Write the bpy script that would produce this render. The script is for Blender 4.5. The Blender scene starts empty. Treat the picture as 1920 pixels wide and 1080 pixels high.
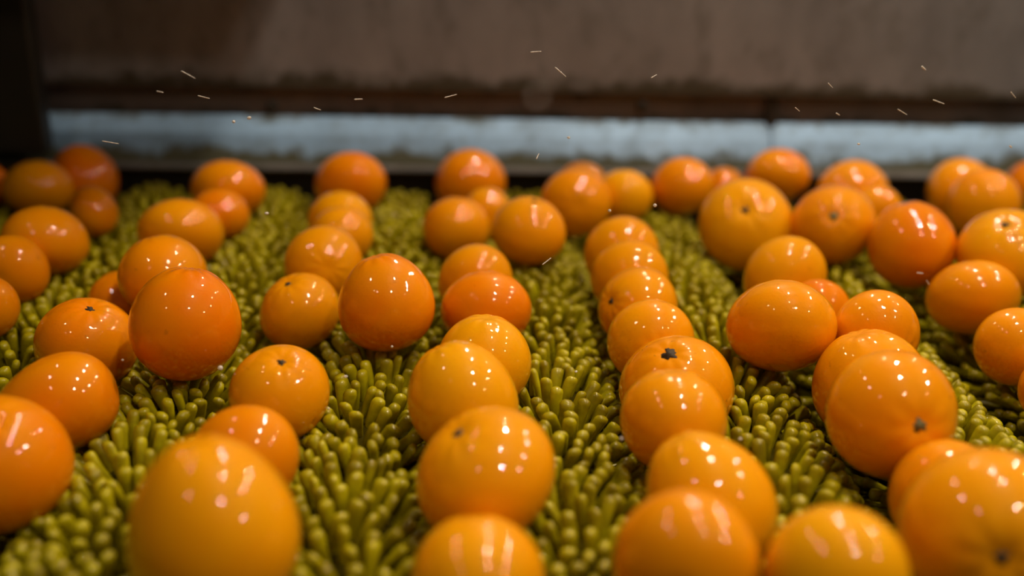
import bpy, math, random
import numpy as np
from mathutils import Vector, Matrix

# ------------------------------------------------------------------ camera
F = 2000.0                      # focal length in pixels of a 1920 wide frame
VPX, VPY = 870.0, -260.0        # where the roller axes run together
H = 0.2786                       # camera above the plane of the fruit centres
ZF = 0.060
CAM = Vector((0.0, 0.0, ZF + H))
yc = Vector(((VPX - 960) / F, (540 - VPY) / F, -1)).normalized()
a, b = 1.0, -0.0075
c = -(a * yc.x + b * yc.y) / yc.z
xc = Vector((a, b, c)).normalized()
zc = xc.cross(yc)
ROT = Matrix((xc, yc, zc))      # rows = world axes in camera coordinates = camera -> world rotation
scene = bpy.context.scene
C = scene.collection
cd = bpy.data.cameras.new('camera')
cam = bpy.data.objects.new('camera', cd)
C.objects.link(cam)
cam.matrix_world = Matrix.Translation(CAM) @ ROT.to_4x4()
cd.sensor_width = 36.0
cd.lens = 36.0 * F / 1920
cd.clip_start = 0.01
cd.dof.use_dof = True
cd.dof.focus_distance = 0.625
cd.dof.aperture_fstop = 2.2
scene.camera = cam

# ------------------------------------------------------------------ world, lamps, exposure
w = bpy.data.worlds.new('world')
scene.world = w
w.use_nodes = True
w.node_tree.nodes['Background'].inputs['Color'].default_value = (1.0, 0.80, 0.58, 1)
w.node_tree.nodes['Background'].inputs['Strength'].default_value = 0.015

def lamp(x, y, z, power, col, r=0.06):
    l = bpy.data.lights.new('ceiling_lamp', 'AREA')
    l.shape = 'DISK'; l.size = r * 2
    l.energy = power; l.color = col
    o = bpy.data.objects.new('ceiling_lamp', l)
    C.objects.link(o)
    o.location = (x, y, z)
    return o
WARM = (1.0, 0.80, 0.57)
for x, k in ((-0.75, 0.19), (0.42, 1.10), (1.45, 0.95)):
    for i, (y, q) in enumerate(((-0.30, 0.75), (0.40, 1.25), (1.15, 1.35), (1.90, 1.7))):
        lamp(x + (0.05, -0.04, 0.03, -0.02)[i], y, 1.35, 5.0 * k * q, WARM, 0.034)
scene.view_settings.view_transform = 'Standard'
scene.view_settings.look = 'None'
scene.view_settings.gamma = 1.0
scene.view_settings.use_curve_mapping = False
scene.view_settings.exposure = 0.15

# ------------------------------------------------------------------ helpers
def ray(px, py):
    d = ROT @ Vector(((px - 960) / F, (540 - py) / F, -1))
    return d                    # unit depth along the view axis
def on_y(px, py, Y):
    d = ray(px, py); return CAM + d * ((Y - CAM.y) / d.y)
def project(v):
    q = ROT.transposed() @ (Vector(v) - CAM)
    return 960 + F * q.x / -q.z, 540 - F * q.y / -q.z, -q.z

def nodes(name):
    m = bpy.data.materials.new(name); m.use_nodes = True
    nt = m.node_tree
    return m, nt, nt.nodes['Principled BSDF']
def N(nt, t, **kw):
    n = nt.nodes.new(t)
    for k, v in kw.items(): setattr(n, k, v)
    return n
def noise(nt, vec, scale, detail=3, rough=0.5):
    n = N(nt, 'ShaderNodeTexNoise')
    n.inputs['Scale'].default_value = scale; n.inputs['Detail'].default_value = detail
    n.inputs['Roughness'].default_value = rough
    if vec is not None: nt.links.new(vec, n.inputs['Vector'])
    return n.outputs['Fac']
def ramp(nt, fac, lo, hi, c0=(0, 0, 0, 1), c1=(1, 1, 1, 1)):
    r = N(nt, 'ShaderNodeValToRGB')
    r.color_ramp.elements[0].position = lo; r.color_ramp.elements[1].position = hi
    r.color_ramp.elements[0].color = c0; r.color_ramp.elements[1].color = c1
    nt.links.new(fac, r.inputs[0]); return r.outputs[0]
def mix(nt, fac, A, B, mode='MIX'):
    m = N(nt, 'ShaderNodeMix', data_type='RGBA', blend_type=mode)
    for s, v in ((0, fac), (6, A), (7, B)):
        if isinstance(v, (tuple, float)): m.inputs[s].default_value = v
        else: nt.links.new(v, m.inputs[s])
    return m.outputs[2]
def math_(nt, op, A, B=0.0):
    m = N(nt, 'ShaderNodeMath', operation=op)
    for s, v in ((0, A), (1, B)):
        if isinstance(v, float): m.inputs[s].default_value = v
        else: nt.links.new(v, m.inputs[s])
    return m.outputs[0]
def bump(nt, h, dist, strength=1.0, normal=None):
    b_ = N(nt, 'ShaderNodeBump')
    b_.inputs['Distance'].default_value = dist; b_.inputs['Strength'].default_value = strength
    nt.links.new(h, b_.inputs['Height'])
    if normal is not None: nt.links.new(normal, b_.inputs['Normal'])
    return b_.outputs[0]
def simple(name, col, rough=0.5, metal=0.0, coat=0.0):
    m, nt, p = nodes(name)
    p.inputs['Base Color'].default_value = (*col, 1); p.inputs['Roughness'].default_value = rough
    p.inputs['Metallic'].default_value = metal; p.inputs['Coat Weight'].default_value = coat
    return m

def mesh_obj(name, verts, faces, mat, parent=None, smooth=True):
    me = bpy.data.meshes.new(name)
    me.from_pydata(verts, [], faces)
    if smooth: me.shade_smooth()
    me.materials.append(mat)
    o = bpy.data.objects.new(name, me)
    C.objects.link(o)
    if parent is not None: o.parent = parent
    return o
def tag(o, label=None, cat=None, group=None, kind=None):
    if label: o['label'] = label
    if cat: o['category'] = cat
    if group: o['group'] = group
    if kind: o['kind'] = kind
    return o
def empty(name, loc):
    o = bpy.data.objects.new(name, None); C.objects.link(o); o.location = loc
    o.empty_display_size = 0.02
    return o
def extrude_profile(name, prof, x0, x1, mat, parent=None, bev=0.0):
    """closed profile of (y, z) points swept from x0 to x1"""
    n = len(prof)
    v = [(x0, p[0], p[1]) for p in prof] + [(x1, p[0], p[1]) for p in prof]
    f = [(i, (i + 1) % n, n + (i + 1) % n, n + i) for i in range(n)]
    f += [tuple(range(n))[::-1], tuple(range(n, 2 * n))]
    o = mesh_obj(name, v, f, mat, parent, smooth=False)
    if bev:
        md = o.modifiers.new('bevel', 'BEVEL'); md.width = bev; md.segments = 2; md.limit_method = 'ANGLE'
    return o
def box(name, lo, hi, mat, parent=None, bev=0.0):
    return extrude_profile(name, [(lo[1], lo[2]), (lo[1], hi[2]), (hi[1], hi[2]), (hi[1], lo[2])], lo[0], hi[0], mat, parent, bev)
def ring_tube(rings, nseg, cap=True):
    """rings = [(centre, radius, axis u, axis v)]"""
    v, f = [], []
    for cn, r, u, w_ in rings:
        for k in range(nseg):
            t = 2 * math.pi * k / nseg
            v.append(tuple(cn[i] + r * (math.cos(t) * u[i] + math.sin(t) * w_[i]) for i in range(3)))
    for i in range(len(rings) - 1):
        for k in range(nseg):
            k2 = (k + 1) % nseg
            f.append((i * nseg + k, i * nseg + k2, (i + 1) * nseg + k2, (i + 1) * nseg + k))
    if cap:
        f.append(tuple(range(nseg))[::-1]); f.append(tuple(range((len(rings) - 1) * nseg, len(rings) * nseg)))
    return v, f

# ------------------------------------------------------------------ materials
def steel(name, base, grime, rough, metal, low=None, high=None, sx=6.0):
    m, nt, p = nodes(name)
    tc = N(nt, 'ShaderNodeTexCoord').outputs['Object']
    mp = N(nt, 'ShaderNodeMapping'); nt.links.new(tc, mp.inputs[0]); mp.inputs['Scale'].default_value = (1.0, 1.0, 0.55)
    g = noise(nt, mp.outputs[0], 38, 5, 0.62)
    fac = ramp(nt, g, 0.50, 0.68)
    fine = noise(nt, mp.outputs[0], 14, 4, 0.6)
    col = mix(nt, ramp(nt, fine, 0.30, 0.70), (*[v * 0.72 for v in base], 1), (*[min(1, v * 1.12) for v in base], 1))
    sep = N(nt, 'ShaderNodeSeparateXYZ'); nt.links.new(tc, sep.inputs[0])
    wob = math_(nt, 'MULTIPLY', math_(nt, 'SUBTRACT', noise(nt, tc, 30, 5, 0.65), 0.5), 0.046)
    z = math_(nt, 'ADD', sep.outputs[2], wob)
    masks = [math_(nt, 'MULTIPLY', fac, 0.35)]
    if low:      # grime that has settled along the lower edge
        mr = N(nt, 'ShaderNodeMapRange'); nt.links.new(z, mr.inputs[0])
        mr.inputs[1].default_value = low[0]; mr.inputs[2].default_value = low[1]
        mr.inputs[3].default_value = 0.95; mr.inputs[4].default_value = 0.0
        masks.append(mr.outputs[0])
    if high:
        mr = N(nt, 'ShaderNodeMapRange'); nt.links.new(z, mr.inputs[0])
        mr.inputs[1].default_value = high[0]; mr.inputs[2].default_value = high[1]
        mr.inputs[3].default_value = 0.0; mr.inputs[4].default_value = 0.85
        masks.append(mr.outputs[0])
    k = masks[0]
    for q in masks[1:]: k = math_(nt, 'MAXIMUM', k, q)
    nt.links.new(mix(nt, k, col, (*grime, 1)), p.inputs['Base Color'])
    p.inputs['Metallic'].default_value = metal
    rr = N(nt, 'ShaderNodeMapRange'); nt.links.new(k, rr.inputs[0]); rr.inputs[3].default_value = rough; rr.inputs[4].default_value = 0.8
    nt.links.new(rr.outputs[0], p.inputs['Roughness'])
    nt.links.new(bump(nt, g, 0.0008, 0.5), p.inputs['Normal'])
    return m
GRIME = (0.045, 0.038, 0.012)
P = 0.1125                       # pitch of the rollers
R_TIP = 0.0535; R_CORE = 0.036
def ridge_y(px, py, z):
    d = ray(px, py); return CAM.y + d.y * (z - CAM.z) / d.z
Y_END = ridge_y(1000, 352, R_TIP)    # far ends of the brushes
Y_NEAR = 0.30
YW = Y_END + 0.022                   # back steelwork
def ZP(py, dy): return on_y(1000, py, YW + dy).z
Z_LIP0, Z_LIP1, Z_MOSS, Z_PL1, Z_CH1 = ZP(330, -.014), ZP(314, -.012), ZP(286, -.003), ZP(224, .014) - 0.004, ZP(172, .006)
M_upper = steel('brown_grey_steel', (0.24, 0.238, 0.268), (0.045, 0.036, 0.018), 0.5, 0.2, low=(Z_CH1 + 0.004, Z_CH1 + 0.016))
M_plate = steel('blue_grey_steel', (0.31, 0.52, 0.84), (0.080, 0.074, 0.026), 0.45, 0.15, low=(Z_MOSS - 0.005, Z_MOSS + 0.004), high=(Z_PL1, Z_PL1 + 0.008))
M_chan = steel('brown_channel_steel', (0.13, 0.112, 0.112), (0.024, 0.021, 0.009), 0.5, 0.2, low=(Z_PL1, Z_PL1 + 0.012), high=(Z_CH1 - 0.004, Z_CH1 + 0.004))
M_edge = steel('grey_edge_steel', (0.22, 0.22, 0.23), (0.06, 0.055, 0.03), 0.5, 0.2)
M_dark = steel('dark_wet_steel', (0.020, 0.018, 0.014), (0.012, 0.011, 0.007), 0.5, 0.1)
M_black = simple('black_wet_metal', (0.012, 0.010, 0.008), 0.5)

def peel_material():
    m, nt, p = nodes('wet_citrus_peel')
    tc = N(nt, 'ShaderNodeTexCoord').outputs['Object']
    oi = N(nt, 'ShaderNodeObjectInfo')
    off = N(nt, 'ShaderNodeVectorMath', operation='ADD')
    cmb = N(nt, 'ShaderNodeCombineXYZ')
    r9 = math_(nt, 'MULTIPLY', oi.outputs['Random'], 9.0)
    for i in range(3): nt.links.new(r9, cmb.inputs[i])
    nt.links.new(tc, off.inputs[0]); nt.links.new(cmb.outputs[0], off.inputs[1])
    v = off.outputs[0]
    blot = ramp(nt, noise(nt, v, 22, 2, 0.5), 0.35, 0.68)
    col = mix(nt, math_(nt, 'MULTIPLY', blot, 0.30), oi.outputs['Color'], (0.86, 0.45, 0.004, 1))
    pore = noise(nt, v, 620, 2, 0.5)
    col = mix(nt, math_(nt, 'MULTIPLY', ramp(nt, pore, 0.55, 0.75), 0.16), col, (0.62, 0.20, 0.004, 1))
    # brown blemish specks, more of them where the fruit is marked (object alpha)
    sp = ramp(nt, noise(nt, v, 150, 3, 0.6), 0.66, 0.73)
    area = ramp(nt, noise(nt, v, 32, 1, 0.5), 0.46, 0.60)
    k = math_(nt, 'MULTIPLY', math_(nt, 'MULTIPLY', sp, area), math_(nt, 'SUBTRACT', 1.0, oi.outputs['Alpha']))
    col = mix(nt, k, col, (0.16, 0.055, 0.006, 1))
    nt.links.new(col, p.inputs['Base Color'])
    p.inputs['Roughness'].default_value = 0.35
    p.inputs['Specular IOR Level'].default_value = 0.06
    p.inputs['Subsurface Weight'].default_value = 0.15
    p.inputs['Subsurface Radius'].default_value = (1.0, 0.30, 0.04)
    p.inputs['Subsurface Scale'].default_value = 0.006
    nt.links.new(bump(nt, pore, 0.0003, 0.35), p.inputs['Normal'])
    p.inputs['Coat Weight'].default_value = 1.0
    p.inputs['Coat Roughness'].default_value = 0.02
    p.inputs['Coat IOR'].default_value = 1.45
    film = noise(nt, v, 150, 0, 0.5)           # water film gathered in beads, glassy between them
    area2 = ramp(nt, noise(nt, v, 38, 0, 0.5), 0.42, 0.58, (0.16, 0.16, 0.16, 1), (1, 1, 1, 1))
    nt.links.new(bump(nt, math_(nt, 'MULTIPLY', film, area2), 0.00062, 1.0), p.inputs['Coat Normal'])
    return m
M_peel = peel_material()
M_scar = simple('brown_stem_scar', (0.035, 0.022, 0.008), 0.7)
M_scar_green = simple('grey_green_stem_button', (0.13, 0.12, 0.045), 0.6)

def bristle_material():
    m, nt, p = nodes('olive_bristle')
    tc = N(nt, 'ShaderNodeNewGeometry').outputs['Position']
    big = ramp(nt, noise(nt, tc, 60, 3, 0.6), 0.35, 0.65)
    col = mix(nt, big, (0.21, 0.17, 0.001, 1), (0.46, 0.41, 0.003, 1))
    nt.links.new(col, p.inputs['Base Color'])
    p.inputs['Roughness'].default_value = 0.38
    p.inputs['Specular IOR Level'].default_value = 0.25
    p.inputs['Coat Weight'].default_value = 0.25
    p.inputs['Coat Roughness'].default_value = 0.12
    nt.links.new(bump(nt, noise(nt, tc, 500, 2, 0.5), 0.0004, 0.4), p.inputs['Coat Normal'])
    p.inputs['Subsurface Weight'].default_value = 0.0
    return m
M_bristle = bristle_material()
M_core = simple('dark_olive_core', (0.05, 0.040, 0.002), 0.9)
M_core.node_tree.nodes['Principled BSDF'].inputs['Specular IOR Level'].default_value = 0.05

def water_material():
    m, nt, p = nodes('spray_water')
    p.inputs['Base Color'].default_value = (1, 1, 1, 1)
    p.inputs['Roughness'].default_value = 0.12
    p.inputs['IOR'].default_value = 1.33
    p.inputs['Transmission Weight'].default_value = 0.45
    p.inputs['Coat Weight'].default_value = 1.0
    p.inputs['Coat Roughness'].default_value = 0.1
    return m
M_water = water_material()

# ------------------------------------------------------------------ setting
XL, XR = -1.15, 1.25
tag(box('floor', (XL - .3, -0.5, -0.16), (XR + .3, 1.6, -0.14), M_black), kind='structure')
tag(box('wall_back', (XL - .3, YW + 0.006, Z_CH1), (XR + .3, YW + 0.010, Z_CH1 + 0.30), M_upper), kind='structure')
rail = empty('guard_rail', (0, YW, -0.14))
tag(rail, 'wet blue-grey steel guard rail with mossy edges behind the brush rollers', 'machine rail')
def rel(o, root):
    o.parent = root; o.matrix_parent_inverse = Matrix.Translation(-Vector(root.location)); return o
XS = on_y(1452, 240, YW).x       # seam between two lengths of plate
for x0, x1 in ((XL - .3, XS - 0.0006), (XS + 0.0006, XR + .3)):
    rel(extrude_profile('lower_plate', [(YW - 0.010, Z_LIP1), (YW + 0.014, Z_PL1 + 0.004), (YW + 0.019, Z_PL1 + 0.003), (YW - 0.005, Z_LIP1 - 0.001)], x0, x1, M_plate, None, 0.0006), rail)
rel(box('channel', (XL - .3, YW + 0.020, Z_PL1 - 0.004), (XR + .3, YW + 0.024, Z_CH1 + 0.02), M_chan), rail)
rel(extrude_profile('edge_lip', [(YW - 0.012, Z_LIP0), (YW - 0.015, Z_LIP0 + 0.003), (YW - 0.014, Z_LIP1 - 0.001), (YW - 0.0105, Z_LIP1 + 0.0005), (YW - 0.006, Z_LIP1 - 0.003), (YW - 0.006, Z_LIP0)], XL - .3, XR + .3, M_edge, None, 0.0008), rail)
rel(box('shaft_plate', (XL - .3, YW - 0.003, -0.14), (XR + .3, YW + 0.004, Z_LIP0), M_black), rail)
rel(box('seam_strip', (XS - 0.005, YW + 0.012, Z_PL1), (XS + 0.005, YW + 0.020, Z_CH1), M_dark, None, 0.001), rail)
for px in (510, 1205):           # clamp heads on the channel
    q = on_y(px, 200, YW + 0.016)
    v, f = ring_tube([((q.x, YW + 0.020 + dy, q.z), r, (1, 0, 0), (0, 0, 1)) for dy, r in ((0, 0.0055), (-0.005, 0.0055), (-0.007, 0.0045), (-0.0075, 0.0015))], 6)
    rel(mesh_obj('bolt_head', v, f, M_dark, None, False), rail)
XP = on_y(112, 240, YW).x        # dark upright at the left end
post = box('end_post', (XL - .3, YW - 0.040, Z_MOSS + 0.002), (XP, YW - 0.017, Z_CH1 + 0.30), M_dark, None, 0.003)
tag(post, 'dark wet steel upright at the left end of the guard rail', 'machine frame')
shade = box('added_shade_sheet', (XL - .3, YW - 0.30, Z_CH1 + 0.302), (-0.06, YW + 0.012, Z_CH1 + 0.308), M_dark, None, 0.002)  # unseen sheet, added to keep lamp light off the left back corner
tag(shade, 'dark steel hood sheet added out of view to darken the left back corner', 'light blocker')
fr = box('front_rail', (XL - .3, Y_NEAR - 0.050, -0.14), (XR + .3, Y_NEAR - 0.035, 0.02), M_dark, None, 0.002)
tag(fr, 'dark steel front rail carrying the near ends of the brush rollers', 'machine rail')

# ------------------------------------------------------------------ fruit: where each lies
# px, py, rx, ry (pixels), tone 0 yellow .. 1 red orange, stem pixel or None, marked, label
FR = [
 (-22, 346, 42, 40, .9, None, 0, 'dark orange fruit just peeking in at the left edge, in the back row'),
 (72, 353, 62, 52, .55, None, 0, 'orange fruit nearest the left edge but one, below the dark upright'),
 (159, 333, 60, 55, .9, None, 0, 'deep orange fruit at the far left corner, touching the foot of the guard rail'),
 (176, 396, 45, 44, .8, None, 0, 'small deep orange fruit in front of the far left corner fruit'),
 (86, 451, 78, 64, .65, None, 0, 'wide orange fruit second row at the left, with two round glints'),
 (26, 504, 67, 64, .7, None, 0, 'orange fruit half way down at the left edge, cut by the frame'),
 (-36, 576, 68, 66, .75, None, 0, 'orange fruit at the left edge of which only a sliver shows'),
 (428, 356, 69, 55, .75, None, 0, 'deep orange fruit at the back of the second column, against the rail'),
 (412, 402, 54, 48, .75, None, 0, 'small deep orange fruit leaning on the back fruit of the second column'),
 (342, 438, 80, 64, .55, None, 0, 'orange fruit third from the back in the second column'),
 (305, 515, 82, 72, .55, None, 0, 'orange fruit behind the large red-orange one, mostly covered'),
 (234, 568, 66, 62, .75, None, 0, 'orange fruit peeping out on the left behind the large red-orange one'),
 (350, 607, 102, 110, .85, None, 0, 'large red-orange fruit full of glints, biggest of the left half'),
 (163, 645, 93, 86, .75, (187, 573), 0, 'deep orange fruit with a dark stem scar on top, left of the large red-orange one'),
 (104, 758, 126, 98, .8, None, 0, 'long pear-shaped orange fruit lying sideways at the left edge'),
 (-12, 868, 135, 135, .75, (14, 768), 0, 'big dark orange fruit cut by the left edge with a stem scar near its top'),
 (400, 985, 160, 160, .35, None, 0, 'biggest yellow-orange fruit in the left foreground, cut by the lower border'),
 (460, 860, 105, 100, .7, None, 0, 'orange fruit right behind the biggest foreground fruit'),
 (525, 735, 94, 88, .4, (541, 670), 1, 'round amber fruit with brown spots and a black stem scar on top'),
 (563, 583, 76, 76, .5, (545, 524), 0, 'pale orange fruit with a stem scar on its upper left, beside the tall red one'),
 (605, 497, 75, 72, .5, None, 0, 'orange fruit with two rows of blurred glints, third column'),
 (642, 442, 58, 54, .45, None, 0, 'small amber fruit in the stack of the third column, lower of the two'),
 (637, 414, 60, 56, .3, None, 0, 'small amber fruit in the stack of the third column, upper of the two'),
 (657, 345, 67, 58, .8, None, 0, 'deep orange fruit at the back of the third column, against the rail'),
 (725, 567, 90, 92, .85, None, 0, 'tall red-orange fruit in the middle left, beside the pale orange one'),
 (882, 340, 66, 61, .7, None, 0, 'orange fruit at the back of the central column, top against the blue plate'),
 (912, 396, 46, 45, .4, None, 0, 'small amber fruit half hidden in the back of the central column'),
 (856, 430, 64, 60, .55, None, 0, 'orange fruit second row of the central column, on the left'),
 (991, 432, 69, 66, .5, (1003, 371), 0, 'round orange fruit just right of the central column'),
 (893, 527, 74, 70, .5, None, 0, 'amber fruit in the middle of the central column, behind a wide orange one'),
 (912, 580, 86, 73, .8, None, 0, 'wide flat red-orange fruit in the middle of the central column'),
 (905, 677, 89, 89, .2, None, 0, 'bright yellow-orange fruit tucked behind the yellow egg-shaped one'),
 (866, 748, 106, 101, .15, None, 0, 'bright yellow egg-shaped fruit in the central column'),
 (913, 889, 138, 114, .35, (846, 801), 0, 'big broad orange fruit at the bottom centre'),
 (895, 1085, 128, 120, .35, None, 0, 'orange fruit whose crown just rises above the lower border at the centre'),
 (1092, 348, 48, 48, .45, None, 0, 'amber fruit at the rail behind a larger orange one, right of centre'),
 (1080, 380, 67, 64, .6, None, 0, 'orange fruit with two long glints near the rail, right of centre'),
 (1170, 368, 54, 50, .2, None, 0, 'small golden yellow fruit near the rail, right of centre'),
 (1165, 476, 73, 70, .35, None, 0, 'backmost fruit of the tight stack on the right of centre'),
 (1179, 523, 75, 72, .4, None, 0, 'second fruit from the back in the tight stack, with one bright glint'),
 (1195, 576, 78, 76, .45, (1133, 563), 0, 'third fruit from the back in the tight stack, dark spot on its left'),
 (1223, 641, 83, 82, .4, None, 0, 'fourth fruit from the back in the tight stack, sprinkled with small glints'),
 (1269, 730, 107, 103, .5, (1243, 653), 1, 'freckled orange fruit with a ragged black star-shaped stem scar'),
 (1261, 790, 101, 97, .5, None, 0, 'orange fruit with a cluster of glints, in front of the freckled one'),
 (1330, 936, 126, 123, .25, None, 0, 'large golden fruit in the right foreground, half behind another'),
 (1284, 1056, 140, 136, .55, None, 0, 'orange foreground fruit with a pink glint, cut by the lower border'),
 (1566, 1080, 136, 132, .15, None, 0, 'blurred yellow fruit cut by the lower border, right foreground'),
 (1279, 349, 60, 54, .65, None, 0, 'orange fruit at the rail over a patch of bare brush'),
 (1358, 354, 42, 40, .7, None, 0, 'small orange fruit squeezed in at the rail between two others'),
 (1396, 421, 88, 76, .2, (1380, 397), 0, 'broad yellow-orange fruit with a small dark stem dot on its crown'),
 (1472, 520, 80, 78, .35, None, 0, 'amber fruit behind the broad smooth orange one on the right'),
 (1458, 328, 60, 49, .65, None, 0, 'orange fruit highest against the blue plate, right of centre'),
 (1597, 361, 65, 61, .5, None, 0, 'amber fruit at the rail with no stem visible, on the right'),
 (1563, 422, 77, 74, .55, (1541, 408), 0, 'orange fruit with a grey stem button facing the viewer, three glints on top'),
 (1642, 393, 47, 46, .5, None, 0, 'small orange fruit wedged behind the three-glint one'),
 (1707, 459, 80, 81, .85, None, 0, 'deep orange round fruit at the right, dark beneath'),
 (1463, 611, 103, 84, .45, None, 0, 'broad smooth flat orange fruit at the middle right'),
 (1532, 583, 62, 60, .8, None, 0, 'red-orange fruit of which a crescent shows behind the broad smooth one'),
 (1643, 628, 85, 84, .55, None, 0, 'orange fruit with a large blot of glare, right of the broad smooth one'),
 (1630, 722, 106, 106, .45, None, 0, 'orange fruit with slanted glints behind the one showing a green button'),
 (1671, 773, 121, 110, .5, (1688, 786), 1, 'large orange fruit with a green stem button in a dimple facing the viewer'),
 (1779, 935, 110, 108, .5, None, 0, 'orange fruit in the lower right, partly behind the biggest one'),
 (1852, 1000, 160, 160, .35, (1812, 1015), 0, 'biggest fruit of the lower right corner, with two pink glints'),
 (1805, 361, 65, 62, .45, (1822, 346), 0, 'orange fruit at the rail near the right edge, small dot on its crown'),
 (1846, 386, 68, 65, .5, None, 0, 'orange fruit overlapping the one at the rail near the right edge'),
 (1926, 346, 43, 44, .75, None, 0, 'orange fruit by the rail cut by the right edge'),
 (1887, 476, 92, 78, .25, (1858, 420), 0, 'yellow-orange fruit with a black stem scar, cut by the right edge'),
 (1822, 558, 85, 68, .5, None, 0, 'round orange fruit near the right edge with a bright round glint'),
 (1904, 648, 77, 76, .6, None, 0, 'orange fruit cut by the right edge, half way down'),
 (1986, 732, 74, 72, .8, None, 0, 'orange fruit showing only a thin sliver at the right edge'),
]
R_SEAT = 0.052
def seat_z(x, r):
    k = round((x - P / 2) / P)
    u = abs(x - (k * P + P / 2))              # distance from the nearest roller axis
    return math.sqrt(max(0.0, (R_SEAT + r) ** 2 - u * u))
# shape of single fruits: axis (right, up, towards the viewer), length over width, narrowing to the axis end
SHAPE = {12: ((.1, 1, .1), 1.06, .03), 14: ((-1, -.28, .2), 1.30, .20), 16: ((-.15, 1, .25), 1.10, .18), 24: ((-.25, 1, .2), 1.03, .10),
         32: ((-.45, 1, .1), 1.10, .06), 44: ((-.6, 1, .1), 1.14, .10), 31: ((.1, 1, .3), 1.0, .04), 59: ((-.3, 1, .2), 1.0, .06),
         2: ((-.6, 1, .1), 1.12, .06), 3: ((-.5, 1, 0), 1.15, .05), 10: ((-.3, 1, 0), .92, .05), 55: ((-.2, 1, .1), 1.05, .06), 43: ((0, 1, .1), .98, -.04)}
YAX = Vector((0, 1, 0))
SPEC = []
for n, row in enumerate(FR):
    px, py, rx, ry, tone, stem, marked, label = row
    rng = random.Random(100 + n)
    pear = rng.uniform(-.02, .05)
    wdt = 0.5 * (rx + ry)
    if n in SHAPE:
        ax, ea, pear = SHAPE[n]; ax = (ROT @ Vector(ax)).normalized()
        wdt = (ry if n == 14 else rx) / (1.0 if ea <= 1.02 or n in (12, 16, 24) else ea ** 0.4)
    elif stem:
        u = Vector(((stem[0] - px) / rx, (py - stem[1]) / ry, 0))
        m_ = min(0.93, u.length); u = u.normalized() * m_
        ax = ROT @ Vector((u.x, u.y, math.sqrt(1 - m_ * m_)))
        ea = max(0.84, min(ry / rx, 0.92)); wdt = max(rx, ry)
    elif rx > ry * 1.06:
        ax = (ROT @ Vector((rng.uniform(-.15, .15), 1, rng.uniform(-.5, -.1)))).normalized(); ea = ry / rx; wdt = rx
    else:
        ax = (YAX * rng.choice((-1, 1)) + Vector((rng.uniform(-.35, .35), 0, rng.uniform(-.15, .35)))).normalized(); ea = rng.uniform(.84, .90)
    SPEC.append([ax, ea, pear, wdt / F])
def reach(sp, t, u):             # half size of a fruit along direction u
    cth = abs(sp[0].dot(u)); return sp[3] * t * math.sqrt(1 - cth * cth + (sp[1] * cth) ** 2)
fr_ = []
for row, sp in zip(FR, SPEC):
    d = ray(row[0], row[1])
    t = 0.7
    for _ in range(80):
        cpos = CAM + d * t
        t2 = (seat_z(cpos.x, reach(sp, t, Vector((0, 0, 1)))) - CAM.z) / d.z
        t = 0.6 * t + 0.4 * t2
    fr_.append([d, t, t])
for it in range(500):                          # neighbours push each other apart along the line of sight
    for i in range(len(fr_)):
        for j in range(i + 1, len(fr_)):
            A, B_ = fr_[i], fr_[j]
            dv = CAM + A[0] * A[1] - CAM - B_[0] * B_[1]
            if dv.length > 0.16: continue
            u = dv.normalized()
            need = (reach(SPEC[i], A[1], u) + reach(SPEC[j], B_[1], u)) * 0.985
            if dv.length < need:
                g = (need - dv.length) * 0.30
                s = 1 if A[1] > B_[1] else -1
                A[1] += s * g; B_[1] -= s * g
    for A, sp in zip(fr_, SPEC):
        if it < 420: A[1] += (A[2] - A[1]) * 0.02
        p_ = CAM + A[0] * A[1]
        if p_.y + reach(sp, A[1], YAX) > YW - 0.016: A[1] -= 0.002
BALLS = [(CAM + A[0] * A[1], sp[3] * A[1] * (1 + sp[1]) / 2) for A, sp in zip(fr_, SPEC)]

def fruit_mesh(seed, R, ea, stem, pear=0.0):
    rng = random.Random(seed)
    nu, nv = 72, 40
    ph = [rng.uniform(0, 6.28) for _ in range(8)]
    ribs = rng.choice((8, 9, 10))
    am = [rng.uniform(0.006, 0.024) for _ in range(4)]
    verts = []
    for j in range(nv + 1):
        s = j / nv
        f_ = math.pi * s
        for i in range(nu if 0 < j < nv else 1):
            th = 2 * math.pi * i / nu
            r = 1.0
            r += am[0] * math.sin(f_) * math.cos(th + ph[0]) + am[1] * math.sin(f_) ** 2 * math.cos(2 * th + ph[1])
            r += am[2] * math.sin(2 * f_ + ph[2]) * math.sin(f_) * math.cos(th + ph[3]) + 0.5 * am[3] * math.sin(f_) ** 3 * math.cos(3 * th + ph[4])
            r += 0.010 * math.cos(ribs * th + ph[5]) * math.exp(-((f_ - 0.34) / 0.22) ** 2) * math.sin(f_) * 2
            r -= (0.085 if stem else 0.05) * math.exp(-(f_ / 0.20) ** 2)
            r -= 0.035 * math.exp(-((math.pi - f_) / 0.16) ** 2)
            wd = R * r * math.sin(f_) * (1 - pear * math.cos(f_))
            verts.append((wd * math.cos(th), wd * math.sin(th), R * ea * r * math.cos(f_)))
    faces = []
    def idx(j, i):
        if j == 0: return 0
        if j == nv: return 1 + (nv - 1) * nu
        return 1 + (j - 1) * nu + i % nu
    for i in range(nu):
        faces.append((0, idx(1, i), idx(1, i + 1)))
        faces.append((idx(nv, 0), idx(nv - 1, i + 1), idx(nv - 1, i)))
        for j in range(1, nv - 1):
            faces.append((idx(j, i), idx(j + 1, i), idx(j + 1, i + 1), idx(j, i + 1)))
    return verts, faces

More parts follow.
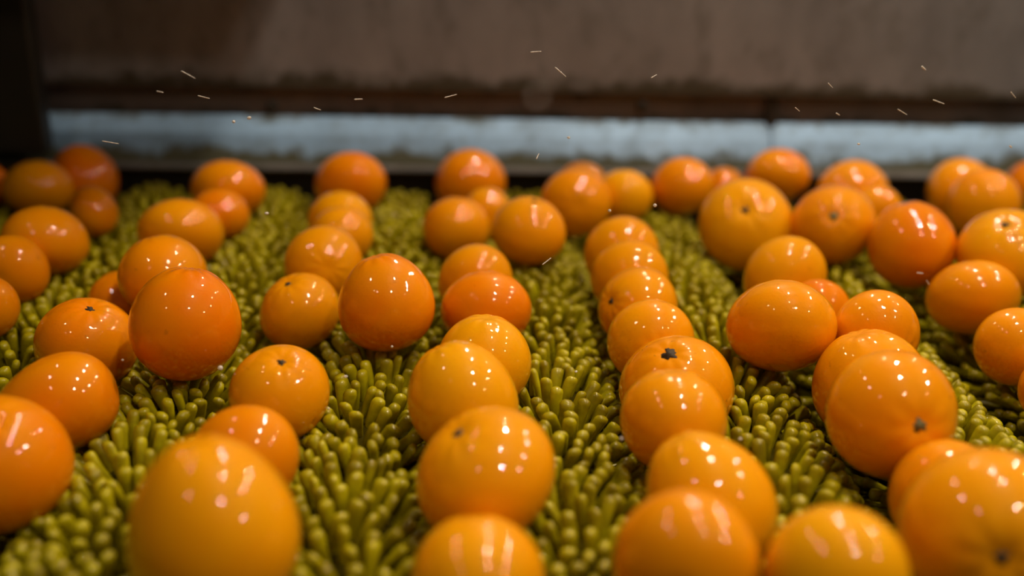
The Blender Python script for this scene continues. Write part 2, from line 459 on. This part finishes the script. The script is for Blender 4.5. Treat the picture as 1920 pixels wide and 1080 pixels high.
Y0 = np.array((0.88, 0.405, 0.002)); Y1 = np.array((0.76, 0.15, 0.000))
for n, (row, A_, sp) in enumerate(zip(FR, fr_, SPEC)):
    px, py, rx, ry, tone, stem, marked, label = row
    pos = CAM + A_[0] * A_[1]
    ax, ea, pear, kk = sp
    Rm = kk * A_[1]
    v, f = fruit_mesh(n, Rm, ea, stem is not None, pear)
    o = mesh_obj('orange_fruit', v, f, M_peel)
    o.rotation_mode = 'QUATERNION'
    o.rotation_quaternion = Vector((0, 0, 1)).rotation_difference(ax)
    o.location = pos
    colr = Y0 * (1 - tone) + Y1 * tone
    o.color = (*colr, 0.0 if marked else 0.75)
    tag(o, label, 'orange', 'wet oranges on the brush rollers')
    if stem:
        star = []
        big = 1.7 if label.startswith('freckled') else (1.3 if 'button' in label else 1.0)
        rs = 0.075 * Rm * big
        nseg = 20
        sv = [(0, 0, 0.35 * rs)]; sf = []
        for ring, (rr, hh) in enumerate(((0.35, 0.45), (0.45, 0.15), (1.0, 0.10), (1.05, -0.25))):
            for i in range(nseg):
                th = 2 * math.pi * i / nseg
                lobe = 1 + (0.24 * math.cos(5 * th + n) + 0.22 * math.cos(3 * th + 2 * n) + 0.18 * math.cos(7 * th + 3 * n) + rng.uniform(-.12, .12)) * (ring >= 2)
                sv.append((rs * rr * lobe * math.cos(th), rs * rr * lobe * math.sin(th), rs * hh))
        for i in range(nseg):
            i2 = (i + 1) % nseg
            sf.append((0, 1 + i, 1 + i2))
            for q in range(3):
                A0 = 1 + q * nseg; B0 = A0 + nseg
                sf.append((A0 + i, B0 + i, B0 + i2, A0 + i2))
        zb = Rm * ea * (1 - 0.085)
        sv = [(x_, y_, z_ + zb + 0.1 * rs) for x_, y_, z_ in sv]
        s_ = mesh_obj('stem_scar', sv, sf, M_scar_green if 'button' in label else M_scar, o)

# ------------------------------------------------------------------ brush rollers
def bristle_variant(seed):
    rng = random.Random(seed)
    L = R_TIP - R_CORE + 0.002
    bx, by = rng.uniform(-.002, .002), rng.uniform(-.002, .002)
    rad = rng.uniform(0.0039, 0.0047)
    fl = rng.uniform(0.62, 0.95); th0 = rng.uniform(0, 3.14)
    u = (math.cos(th0), math.sin(th0), 0); w_ = (-math.sin(th0) * fl, math.cos(th0) * fl, 0)
    rings = []
    for s, k in ((0, 0.72), (0.45, 0.85), (0.85, 1.0), (0.95, 0.86), (1.0, 0.45)):
        rings.append(((bx * s * s, by * s * s, L * s), rad * k, u, w_))
    v, f = ring_tube(rings, 7, cap=False)
    f.append(tuple(range(28, 35)))
    return v, f
NVAR = 10
VAR = []
for s in range(NVAR):
    v, f = bristle_variant(s)
    me = bpy.data.meshes.new('bristle'); me.from_pydata(v, [], f); me.shade_smooth(); me.materials.append(M_bristle)
    VAR.append((me, np.array(v), f))

def hidden(p):
    """behind a fruit as seen from the camera"""
    d = (p - CAM); L = d.length; d = d / L
    for cpos, r in BALLS:
        t = (cpos - CAM).dot(d)
        if t < L and (CAM + d * t - cpos).length < r * 0.97: return True
    return False

def build_roller(k, label):
    xk = k * P + P / 2
    root = empty('brush_roller', (xk, (Y_NEAR + Y_END) / 2, 0))
    tag(root, label, 'brush roller', 'olive bristled brush rollers')
    Lh = (Y_END - Y_NEAR) / 2
    inv = Matrix.Translation(-Vector(root.location))
    rings = [((0, -Lh, 0), R_CORE, (1, 0, 0), (0, 0, -1)), ((0, Lh, 0), R_CORE, (1, 0, 0), (0, 0, -1))]
    v, f = ring_tube(rings, 32)
    mesh_obj('core', v, f, M_core, root)
    v, f = ring_tube([((0, -Lh - 0.03, 0), 0.010, (1, 0, 0), (0, 0, -1)), ((0, Lh + 0.0185, 0), 0.010, (1, 0, 0), (0, 0, -1))], 16)
    mesh_obj('shaft', v, f, M_dark, root)
    rng = random.Random(500 + k)
    ph = [rng.uniform(0, 6.28) for _ in range(8)]
    nc, pa = 27, 0.0108
    rows = int(2 * Lh / pa)
    spots = []
    a0 = rng.uniform(0, 0.2)
    for j in range(rows):
        y = -Lh + 0.005 + j * pa
        for i in range(nc):
            th = 2 * math.pi * (i + 0.5 * (j % 2)) / nc + a0 + rng.gauss(0, 0.016)
            th = (th + math.pi) % (2 * math.pi) - math.pi          # 0 = straight up
            if abs(th) > 2.1: continue
            yy = y + rng.gauss(0, 0.0008)
            # clumps lean together
            lc = 0.22 * math.sin(yy * 62 + 2.0 * th + ph[0]) + 0.14 * math.sin(yy * 131 - 3 * th + ph[1]) + rng.gauss(0, 0.035)
            la = 0.30 * math.sin(yy * 44 + ph[2] + 1.5 * th) + 0.16 * math.sin(yy * 97 + 4 * th + ph[3]) + rng.gauss(0, 0.035)
            n_ = Vector((math.sin(th), 0, math.cos(th)))
            tx = Vector((math.cos(th), 0, -math.sin(th)))
            base = n_ * (R_CORE - 0.001) + Vector((0, yy, 0))
            d = (n_ + tx * lc + Vector((0, la, 0))).normalized()
            sc = (R_TIP - R_CORE) / ((R_TIP - R_CORE) * max(0.8, d.dot(n_))) * rng.uniform(0.95, 1.04)
            tip = root.location + base + d * (R_TIP - R_CORE) * sc
            for cpos, r in BALLS:                                   # pressed down under a fruit
                q = (tip - cpos).length
                if q < r:
                    sc *= max(0.45, 1 - (r - q) / (R_TIP - R_CORE) * 1.15)
                    tip = root.location + base + d * (R_TIP - R_CORE) * sc
            spots.append((base, d, sc, rng.randrange(NVAR), rng.uniform(0, 6.28), tip))
    score = []
    for i, s in enumerate(spots):
        px, py, z = project(s[5])
        if -10 < px < 1930 and -10 < py < 1090 and z > 0 and (s[5].z > 0.01) and not hidden(s[5]):
            score.append((z, i))
    score.sort()
    single = set(i for z, i in score[:300])
    pv, pf = [], []
    off = 0
    for i, (base, d, sc, vi, spin, tip) in enumerate(spots):
        q = Vector((0, 0, 1)).rotation_difference(d).to_matrix() @ Matrix.Rotation(spin, 3, 'Z')
        me, va, fa = VAR[vi]
        if i in single:
            o = bpy.data.objects.new('bristle', me)
            C.objects.link(o)
            o.parent = root
            o.matrix_local = Matrix.Translation(base) @ q.to_4x4() @ Matrix.Diagonal((1, 1, sc, 1))
        else:
            M = np.array(q)
            vv = (va * np.array((1, 1, sc))) @ M.T + np.array(base)
            pv.append(vv)
            pf.extend([tuple(x + off for x in ff) for ff in fa])
            off += len(va)
    o = mesh_obj('bristle_pile', np.concatenate(pv).tolist(), pf, M_bristle, root)
    o['kind'] = 'stuff'
ROL = {
 -5: 'olive brush roller showing only in the far left corner',
 -4: 'olive brush roller running under the two leftmost columns of oranges',
 -3: 'olive brush roller between the left edge oranges and the large red-orange one',
 -2: 'olive brush roller between the large red-orange fruit and the spotted amber one',
 -1: 'olive brush roller left of the central column of oranges',
 0: 'olive brush roller right of the central column, left of the tight stack',
 1: 'olive brush roller between the tight stack and the broad smooth orange',
 2: 'olive brush roller right of the fruit with the green stem button',
 3: 'olive brush roller under the oranges at the far right edge',
 4: 'olive brush roller showing only in the far right corner'}
for k, lab in ROL.items():
    build_roller(k, lab)

# ------------------------------------------------------------------ flying water
# px, py, distance from the camera, half length px, half width px, angle in the picture
DROPS = [
 (438,228,.60,3,3,0, 'bead of water before the left part of the blue plate, left of a pair'),
 (467,221,.60,4,3,20, 'bead of water before the left part of the blue plate, right of a pair'),
 (413,690,.455,5,5,0, 'largest water bead, at the lower right of the large red-orange fruit'),
 (1228,385,.56,3.5,3.5,0, 'bright water bead under the fruit at the rail over bare brush'),
 (1143,395,.60,3,3,0, 'small water bead below the small golden yellow fruit near the rail'),
 (1066,258,.6,3,2.5,0, 'water bead before the middle of the blue plate'),
 (207,267,.62,19,1.8,-8, 'long curved water thread above the far left corner fruit'),
 (1051,135,.62,18,2,-38, 'long slanting water thread on the wall right above the middle'),
 (1732,128,.60,8,3,-35, 'short thick water streak high on the wall at the right'),
 (1760,191,.60,17,2,-15, 'long flat water streak on the dark channel near the right edge'),
 (1571,214,.60,6,2,-25, 'short water streak at the foot of the channel, right of the plate seam'),
 (1692,210,.60,15,1.6,-25, 'thin slanting water thread at the foot of the channel near the right'),
 (382,182,.64,14,1.6,-12, 'thin water thread on the channel above the second column of oranges'),
 (353,140,.66,18,1.5,-28, 'long faint water thread on the wall in the upper left'),
 (1005,97,.64,14,1.8,8, 'nearly level water thread highest on the wall near the middle'),
 (1226,143,.62,9,1.6,32, 'short rising water thread on the wall above the right clamp bolt'),
 (845,180,.64,16,1.6,18, 'rising water thread on the channel above the central column'),
 (1495,205,.62,8,1.5,-35, 'short falling water thread just right of the plate seam'),
 (1900,178,.6,11,1.5,-42, 'steep water thread on the channel at the right edge'),
 (595,204,.64,9,1.5,-18, 'short water thread on the channel above the third column'),
 (1165,822,.41,3,3,0, 'lone water bead over the brush left of the golden foreground fruit'),
 (1388,823,.42,3.5,3,0, 'water bead over the brush right of the golden foreground fruit'),
 (616,766,.45,2.5,2.5,0, 'tiny water bead at the right side of the spotted amber fruit'),
 (1725,512,.50,9,1.8,-5, 'level water thread under the deep orange round fruit at the right'),
 (1740,530,.50,7,1.5,-50, 'steep water thread under the deep orange round fruit at the right'),
 (1080,697,.46,3,2,10, 'water bead on the brush between central column and freckled fruit, right of a pair'),
 (735,650,.46,2.5,2.5,0, 'tiny water bead under the tall red-orange fruit'),
 (300,172,.66,8,1.6,-10, 'faint water thread on the channel in the upper left, leftmost there'),
 (672,186,.64,10,2,5, 'level water thread on the channel left of the middle'),
 (1610,270,.62,3,2,0, 'tiny water bead before the right part of the blue plate'),
 (1895,275,.6,4,1.8,-35, 'short water streak before the blue plate at the right edge'),
 (1008,293,.62,8,2,65, 'steep water thread on the mossy edge of the rail near the middle'),
 (1025,490,.55,14,1.8,38, 'rising water thread below the round orange right of the central column'),
 (648,706,.45,4,3,0, 'water bead on the brush left of the bright yellow egg-shaped fruit'),
 (230,675,.46,2.5,2.5,0, 'tiny water bead beside the deep orange fruit left of the large red-orange one'),
 (500,400,.60,4,3,0, 'blurred water bead over the brush between the second and third columns'),
 (1557,160,.62,9,1.5,-40, 'slanting water thread on the lower edge of the wall, right of the seam'),
 (1007,181,.30,8,7,0, 'blurred blob of spray water on the channel near the middle'),
 (1235,288,.32,6,6,0, 'blurred blob of spray water before the blue plate right of the middle'),
]
for px, py, dep, hl, hw, ang, lab in DROPS:
    rings = []
    dep *= 1.0 if dep >= .6 or dep < .4 else (1.31 if dep < .5 else 1.15)
    if hl > hw * 2.5: hl *= 0.8; hw *= 0.75
    sc = dep / F
    prof = [(-1, .12), (-.85, .5), (-.5, .85), (0, 1), (.5, .9), (.85, .55), (1, .15)]
    if hl > hw * 2.5: prof = [(-1, .15), (-.9, .7), (-.6, .9), (-.2, .65), (.15, .8), (.5, .55), (.8, .7), (1, .2)]
    for s, k in prof:
        rings.append(((s * hl * sc, 0, 0), hw * sc * k, (0, 1, 0), (0, 0, 1)))
    v, f = ring_tube(rings, 8)
    o = mesh_obj('water_droplet', v, f, M_water)
    A = math.radians(ang)
    o.matrix_world = Matrix.Translation(CAM + ray(px, py) * dep) @ ROT.to_4x4() @ Matrix.Rotation(A, 4, 'Z') @ Matrix.Rotation(0.3, 4, 'Y')
    tag(o, lab, 'water drop', 'spray water in the air')
